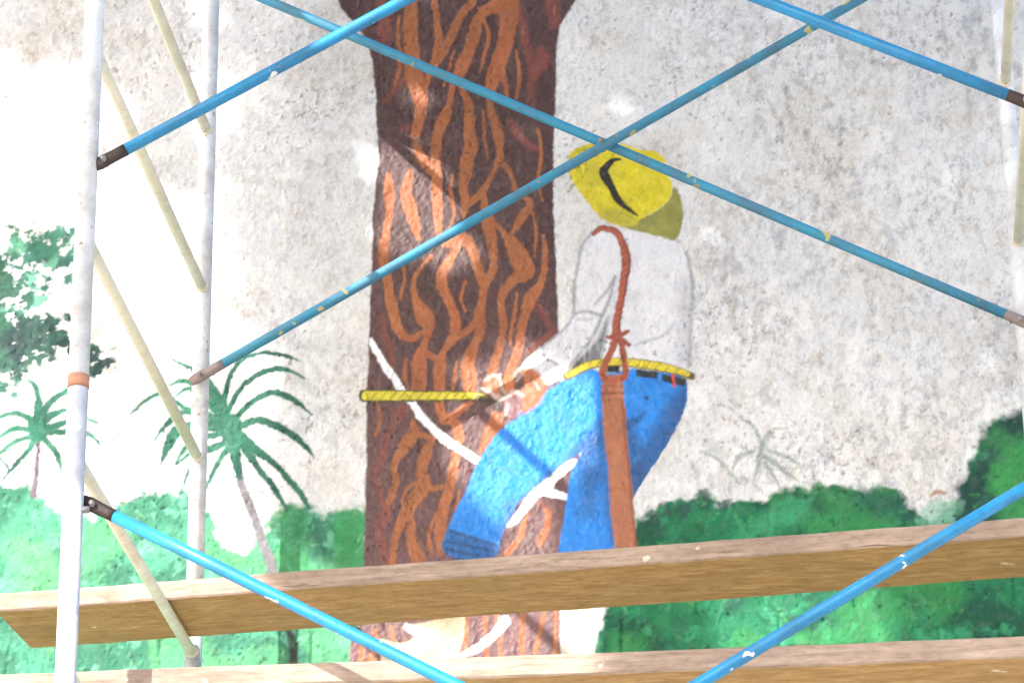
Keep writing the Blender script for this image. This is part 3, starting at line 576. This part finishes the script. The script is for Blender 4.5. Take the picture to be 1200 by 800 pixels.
MATTE = [i for i, q in enumerate(PARTS) if q[0] in ('painted_foliage', 'painted_palm', 'palm_trunk', 'painted_bush', 'painted_faint_palm')]
def build_wall():
    pos = np.stack([GX, -H, GZ], -1).reshape(-1, 3).astype(np.float32)
    colr = np.concatenate([P.reshape(-1, 3), np.where(np.isin(ID, MATTE), .35, (ID > 0)*1.0).reshape(-1, 1)], 1).astype(np.float32)
    idx = np.arange(NZ*NX).reshape(NZ, NX)
    quads = np.stack([idx[:-1, :-1], idx[:-1, 1:], idx[1:, 1:], idx[1:, :-1]], -1).reshape(-1, 4)
    fid = ID[:-1, :-1].reshape(-1)
    objs = {}
    empties = {p_man}
    for pid, spec in enumerate(PARTS):
        name = 'mural' if pid == 0 else spec[0]
        if pid in empties:
            o = empty(name)
        else:
            q = quads[fid == pid]
            used, inv = np.unique(q, return_inverse=True); q = inv.reshape(-1, 4)
            me = bpy.data.meshes.new(name); vv = pos[used]; cc = colr[used]
            if pid == 0:                                      # body of the wall behind the plaster face
                x0, x1, z0, z1 = gx[0], gx[-1], gz[0], gz[-1]; n0 = len(vv)
                bv = np.array([(x, y, z) for y in (.03, .30) for x, z in ((x0, z0), (x1, z0), (x1, z1), (x0, z1))], np.float32)
                bf = np.array([(3, 2, 1, 0)[::-1], (7, 6, 5, 4), (0, 1, 5, 4), (1, 2, 6, 5), (2, 3, 7, 6), (3, 0, 4, 7)])+n0
                vv = np.concatenate([vv, bv]); cc = np.concatenate([cc, np.tile(np.array([[.62, .6, .57, 0]], np.float32), (8, 1))]); q = np.concatenate([q, bf])
            me.vertices.add(len(vv)); me.vertices.foreach_set('co', vv.reshape(-1))
            me.loops.add(q.size); me.loops.foreach_set('vertex_index', q.reshape(-1).astype(np.int32))
            me.polygons.add(len(q)); me.polygons.foreach_set('loop_start', np.arange(0, q.size, 4, dtype=np.int32))
            me.polygons.foreach_set('use_smooth', np.ones(len(q), bool))
            me.update(calc_edges=True)
            at = me.color_attributes.new('paint', 'FLOAT_COLOR', 'POINT'); at.data.foreach_set('color', cc.reshape(-1))
            me.materials.append(M_MURAL)
            o = bpy.data.objects.new(name, me); COL.objects.link(o)
        objs[pid] = o
        if pid:
            par = spec[1] if spec[1] else 0
            o.parent = objs[par]
            if len(spec) > 2 and spec[2]: o['label'] = spec[2]
    tag(objs[0], 'mural of a tree and a worker on a rough stained white plaster wall', 'mural')
build_wall()

# ------------------------------------------------------------------ scaffold frames
RP = .0225
def frame(x, z0, z1, rungs, studs, label, tape=None, base=False):
    f = empty('scaffold_ladder', (x, (YN+YB)/2, z0)); lz = lambda z: z-z0; hy = DEPTH/2
    for s, yy in ((-1, -hy), (1, hy)):
        p = tube('post', [(0, yy, 0), (0, yy, lz((z0+z1)/2)), (0, yy, z1-z0)], RP, M_POST, f, 24)
        if base:
            mesh_obj('base_plate', [(a*.075, yy+b*.075, c) for c in (-.05, -.03) for a, b in ((-1, -1), (1, -1), (1, 1), (-1, 1))],
                     [(3, 2, 1, 0), (4, 5, 6, 7), (0, 1, 5, 4), (1, 2, 6, 5), (2, 3, 7, 6), (3, 0, 4, 7)], M_BOLT, p)
            tube('jack_screw', [(0, yy, -.04), (0, yy, .02)], .017, M_BOLT, p)
        for z in studs[(s+1)//2]:
            d = 1 if x < -.5 else -1
            tube('stud', [(0, yy, lz(z)), (d*(RP+.014), yy, lz(z))], .008, M_BOLT, p, 10)
    for z in rungs:
        rg = tube('rung', [(0, -hy+RP*.6, lz(z)), (0, 0, lz(z)), (0, hy-RP*.6, lz(z))], .0140, M_RUNG, f, 18)
        for e in (-1, 1): tube('weld_bead', [(0, e*(hy-RP*.7), lz(z)), (0, e*(hy-RP-.002), lz(z)), (0, e*(hy-RP-.009), lz(z))], [.0185, .0175, .0145], M_RUNG, rg, 14)
    if tape is not None:
        tube('tape_band', [(0, -hy, lz(tape)-.014), (0, -hy, lz(tape)+.014)], RP+.0016, M_TAPE, f, 24)
    return tag(f, label, 'scaffold', 'tubular frames of the scaffold')
XR = XL+BAY; ZJ = 4.553
R_LOW = [.36, .84, 1.33, 1.88, 2.36, 2.85, 3.40, 3.905, 4.392]
R_UP = [4.92, 5.40, 5.865, 6.44, 6.93, 7.40]
frame(XL, 0, ZJ-.0015, R_LOW, ([4.268, 3.045], [4.30, 3.08]), 'lower scaffold frame with pale grey posts, its rung carrying the left end of the plank', base=True)
frame(XL, ZJ, 7.6, R_UP, ([5.102, 6.314], [5.162, 6.385]), 'upper scaffold frame with an orange band round its grey post and sloping cream rungs', tape=ZJ+.014)
frame(XR, 0, ZJ-.0015, R_LOW, ([4.252, 3.045], [4.30, 3.08]), 'lower scaffold frame at the end of the planks, before the deep green bushes', base=True)
frame(XR, ZJ, 7.6, R_UP, ([5.12, 6.305], [5.187, 6.385]), 'pale grey upper scaffold frame standing before bare speckled plaster right of the painted man')

# ------------------------------------------------------------------ cross braces
def brace(y, zl0, zl1, zr0, zr1, mat, tip, rad, label, dxl=.028, dxr=.028, tl=(.062, .05, .062, .05)):
    """two tubes pinned in the middle: (left zl0 -> right zr1) and (left zl1 -> right zr0)"""
    o = empty('cross_brace', ((XL+XR)/2, y, (zl0+zl1+zr0+zr1)/4)); c = np.array(o.location)
    for k, (za, zb, off) in enumerate(((zl0, zr1, -1), (zl1, zr0, 1))):
        a = np.array([XL+dxl, y+off*rad*1.02, za])-c; b = np.array([XR-dxr, y+off*rad*1.02, zb])-c; d = (b-a)/np.linalg.norm(b-a); L = np.linalg.norm(b-a)
        la, lb = tl[2*k], tl[2*k+1]
        pts = [a+d*t for t in np.linspace(la, L-lb, 9)]; 
        tb = tube('brace_tube', pts, rad, mat, o, 20)
        for e, s, ln in ((a, 1, la), (b, -1, lb)):
            q = [e-d*s*.018, e, e+d*s*ln*.45, e+d*s*ln*.8, e+d*s*(ln+.004)]
            tube('lock_pin', [e+d*s*.012+np.array([0, -rad*1.5, 0]), e+d*s*.012+np.array([0, rad*1.5, 0])], .0065, M_BOLT, tb, 8)
            t = tube('brace_end', q, [rad*.7, rad*.92, rad*.95, rad*1.01, rad*1.02], tip, tb, 20, [.55, .6, .75, .97, 1])
    tube('pivot_bolt', [(0, -rad*2.4, 0), (0, rad*2.4, 0)], .007, M_BOLT, o, 10)
    return tag(o, label, 'cross brace', 'blue cross braces of the scaffold')
def zat(p, q, y, x):
    a = ray_y(*p, y); b = ray_y(*q, y); return a[2]+(b[2]-a[2])*(x-a[0])/(b[0]-a[0])
def brace_px(y, lineA, lineB, dx_, *rest, **kw):                # lineA rises to the right, lineB falls
    l, r_ = XL+dx_, XR-dx_
    ya, yb = y-rest[2]*1.02, y+rest[2]*1.02
    brace(y, zat(*lineA, ya, l), zat(*lineB, yb, l), zat(*lineB, yb, r_), zat(*lineA, ya, r_), *rest, dxl=dx_, dxr=dx_, **kw)
brace_px(YN+.012, ((120, 190), (475, 0)), ((893, 0), (1195, 117)), .028, M_BLUE, M_DARK, .0136, 'smooth bright blue cross brace, the one on the outer posts above the orange band')
brace_px(YN+.012, ((820, 800), (1200, 572)), ((105, 590), (530, 800)), .028, M_BLUE, M_DARK, .0136, 'smooth bright blue cross brace running down in front of the planks')
brace_px(YB-.040, ((240, 438), (1007, 0)), ((312, 0), (1197, 376)), 0.0, M_BLUE2, M_RUST, .0130, 'worn teal blue cross brace with yellow paint marks, crossing over the yellow hat', tl=(.075, .035, .05, .05))

# ------------------------------------------------------------------ planks
def plank(A, B, width, thick, label, seed):
    """A, B: lower front corners left and right"""
    A = np.array(A); B = np.array(B); d = B-A; L = np.linalg.norm(d); d /= L
    n = np.array([-d[1], d[0], 0]); n /= np.linalg.norm(n)
    r = random.Random(seed); nseg = 60; V = []; Fc = []; mi = []
    c = (A+B)/2
    ring = [(0, 0), (0, .004), (0, thick-.004), (.004, thick), (width-.004, thick), (width, thick-.004), (width, .004), (width-.004, 0), (.004, 0)]
    ring = ring[1:]                                            # eight corners, arrises eased
    ja = 0
    for i in range(nseg+1):
        t = L*i/nseg; ja = ja*.75+r.uniform(-.0018, .0018); jb = r.uniform(-.0008, .0008); w1 = .004*math.sin(i*.21+seed)
        for k, (yy, zz) in enumerate(ring):
            V.append(A+d*t+n*(yy+(ja if yy < .01 else -ja)+w1*.3)+np.array([0, 0, zz+jb*(1 if zz < .01 else .6)]) - c)
    m_ = len(ring)
    for i in range(nseg):
        for k in range(m_):
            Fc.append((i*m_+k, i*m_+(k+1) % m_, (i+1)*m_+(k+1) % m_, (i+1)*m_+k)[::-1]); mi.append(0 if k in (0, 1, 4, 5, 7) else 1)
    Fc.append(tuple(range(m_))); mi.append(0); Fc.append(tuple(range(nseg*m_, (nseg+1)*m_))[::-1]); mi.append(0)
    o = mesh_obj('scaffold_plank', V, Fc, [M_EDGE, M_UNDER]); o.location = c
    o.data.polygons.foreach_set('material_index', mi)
    return tag(o, label, 'plank', 'wooden planks of the scaffold')
ZU = 4.392+.0140+.001
a = ray_z(-5, 716, ZU); b = ray_z(1200, 628, ZU); b = a+(b-a)*1.19
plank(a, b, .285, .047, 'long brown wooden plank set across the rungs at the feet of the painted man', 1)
ZL_ = 3.905+.0140+.001
a = ray_z(300, 803, ZL_); b = ray_z(1067, 775, ZL_); dd = b-a; a2 = a-dd*.62; b2 = a+dd*1.5
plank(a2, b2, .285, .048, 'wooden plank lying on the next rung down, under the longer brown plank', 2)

# ------------------------------------------------------------------ the tree whose crown dapples the wall (stands behind the viewer, to the left)
LIT = [[(-2500, 62), (30, 66), (98, 74), (104, 180), (150, 205), (205, 195), (232, 160), (236, 120), (262, 62), (300, 66), (326, 112), (312, 160), (300, 205), (270, 255), (280, 300), (300, 350), (300, 420), (296, 470), (296, 540), (322, 596), (395, 614), (404, 690), (470, 720), (690, 712), (700, 780), (560, 830), (560, 1010), (-2500, 1010)],
       [(452, 196), (470, 172), (508, 200), (552, 292), (516, 310), (472, 284), (452, 270)], [(484, 108), (504, 110), (508, 126), (488, 134)],
       [(548, 438), (620, 424), (706, 470), (712, 520), (672, 548), (622, 566), (560, 580), (548, 560), (536, 520), (548, 480)],
       [(842, 690), (1012, 690), (1082, 762), (1010, 800), (850, 790)], [(560, 712), (700, 706), (712, 790), (560, 800)], [(735, 104), (752, 106), (750, 118), (736, 116)],
       [(965, 806), (1060, 806), (1060, 860), (965, 860)], [(930, 1090), (1440, 1090), (1440, 1280), (930, 1280)], [(1100, 880), (1200, 860), (1260, 930), (1150, 960)],
       [(200, 1010), (520, 1010), (540, 1150), (220, 1150)], [(590, 600), (640, 606), (640, 650), (590, 650)]]
for p in LIT[1:]:                                              # a leaf reaches past its middle: open the gaps by that much
    cx, cy = np.mean(p, 0); p[:] = [(cx+(x-cx)*(1+27/max(27, math.hypot(x-cx, y-cy))), cy+(y-cy)*(1+27/max(27, math.hypot(x-cx, y-cy)))) for x, y in p]
def in_poly(x, y, p):
    ins = np.zeros(x.shape, bool); n = len(p)
    for i in range(n):
        ax, ay = p[i]; bx, by = p[(i+1) % n]
        if ay != by: ins ^= ((ay > y) != (by > y)) & (x < (bx-ax)*(y-ay)/(by-ay)+ax)
    return ins
def build_tree():
    r = np.random.default_rng(11); n = 64000
    u = r.uniform(-300, 2300, n); v = r.uniform(-900, 1330, n)
    lit = np.zeros(n, bool)
    uj = u+(vnoise(u, v, 70, 2)-.5)*90+(vnoise(u, v, 28, 3)-.5)*40; vj = v+(vnoise(u, v, 70, 4)-.5)*90+(vnoise(u, v, 28, 6)-.5)*40
    for k, p in enumerate(LIT): lit |= in_poly(uj if k == 0 else u, vj if k == 0 else v, p)
    thin = vnoise(u, v, 60, 5)
    keep = np.where(lit, r.random(n) < np.where((u < 345) & (v < 560), np.where(v < 330, .24, .08), .0)*(thin > .5), True)
    soft = (u > 225) & (u < 345) & (v > -20) & (v < 600) & ~lit; keep &= ~soft | (r.random(n) < .42+.35*(thin > .45))
    edge = (np.abs(u-1000)/1400)**4+(np.abs(v-150)/1200)**4 > .75+.25*r.random(n); keep &= ~edge | (r.random(n) < .25)
    u, v = u[keep], v[keep]; s = r.uniform(4.3, 7.2, len(u))+np.maximum(0, v-600)/350+np.where((u < 345) & (v < 600), 4.5, 0)
    W = np.array([ray_y(a, b, 0) for a, b in zip(u, v)]); C = W+s[:, None]*SUN
    tree = empty('shade_tree', (-3.7, -6.9, 0)); base = np.array(tree.location)
    tag(tree, 'broad leafy shade tree facing the mural from behind the scaffold', 'tree')
    shp = np.array([(0, -.5, 0), (.26, -.1, .05), (.2, .25, .04), (0, .55, -.06), (-.2, .25, .04), (-.26, -.1, .05)])
    k = len(C); L = r.uniform(.08, .155, k)
    q = r.normal(size=(k, 4)); q /= np.linalg.norm(q, axis=1)[:, None]; a, b, c, d = q.T
    R = np.stack([1-2*(c*c+d*d), 2*(b*c-a*d), 2*(b*d+a*c), 2*(b*c+a*d), 1-2*(b*b+d*d), 2*(c*d-a*b), 2*(b*d-a*c), 2*(c*d+a*b), 1-2*(b*b+c*c)], 1).reshape(k, 3, 3)
    VV = (np.einsum('kij,vj->kvi', R, shp)*L[:, None, None]+C[:, None]-base).reshape(-1, 3)
    Fc = []
    for i in range(k): o6 = i*6; Fc += [(o6, o6+1, o6+2, o6+3), (o6, o6+3, o6+4, o6+5)]
    mt, nt, bs = new_mat('leaf', .5); bs.inputs['Base Color'].default_value = (.06, .11, .03, 1)
    n1 = N(nt, 'ShaderNodeTexNoise', Scale=2.0, Detail=3.0); nt.links.new(coords(nt), n1.inputs[0])
    nt.links.new(ramp(nt, n1.outputs[0], [(.35, (.04, .09, .025)), (.7, (.09, .14, .04))]), bs.inputs['Base Color'])
    crown = mesh_obj('crown', VV, Fc, mt, tree)
    mt2, nt2, b2 = new_mat('bark', .9); n2 = N(nt2, 'ShaderNodeTexNoise', Scale=8.0, Detail=6.0); nt2.links.new(coords(nt2, (4, 4, 1)), n2.inputs[0])
    nt2.links.new(ramp(nt2, n2.outputs[0], [(.3, (.06, .045, .03)), (.7, (.17, .13, .09))]), b2.inputs['Base Color']); bump(nt2, b2, n2.outputs[0], .8, .03)
    top = np.array(ray_y(1250, -150, 0)+7.2*SUN)-base
    bole = [(0, 0, -.1), (.05, 0, .5), (.1, .05, 3), (.1, .1, 6), tuple(top*.5+np.array([.05, .05, 4.2])), tuple(top)]
    bole = [(0, 0, -.1), (.04, 0, .6), (.08, .02, 3), (.12, .05, 5.5), (top[0]*.5+.06, top[1]*.5, 7.6), tuple(top)]
    tube('trunk', bole, [.42, .30, .25, .22, .17, .06], mt2, tree, 14)
    for uu, vv2, ss in ((700, -500, 7.4), (1000, 300, 7.4), (1700, 100, 7.0), (1500, 700, 6.6), (1250, -600, 7.6), (2000, -300, 7.2), (900, 0, 7.8)):
        e = ray_y(uu, vv2, 0)+ss*SUN-base; st = np.array([.12, .05, 5.2+(e[2]-8)*.2]); st = np.array([st[0], st[1], min(max(st[2], 4.8), 6.4)])
        md = st*.5+e*.5+np.array([0, 0, .35])
        tube('limb', [st, st*.7+e*.3+np.array([0, 0, .25]), md, e], [.11, .085, .055, .015], mt2, tree, 9)
build_tree()
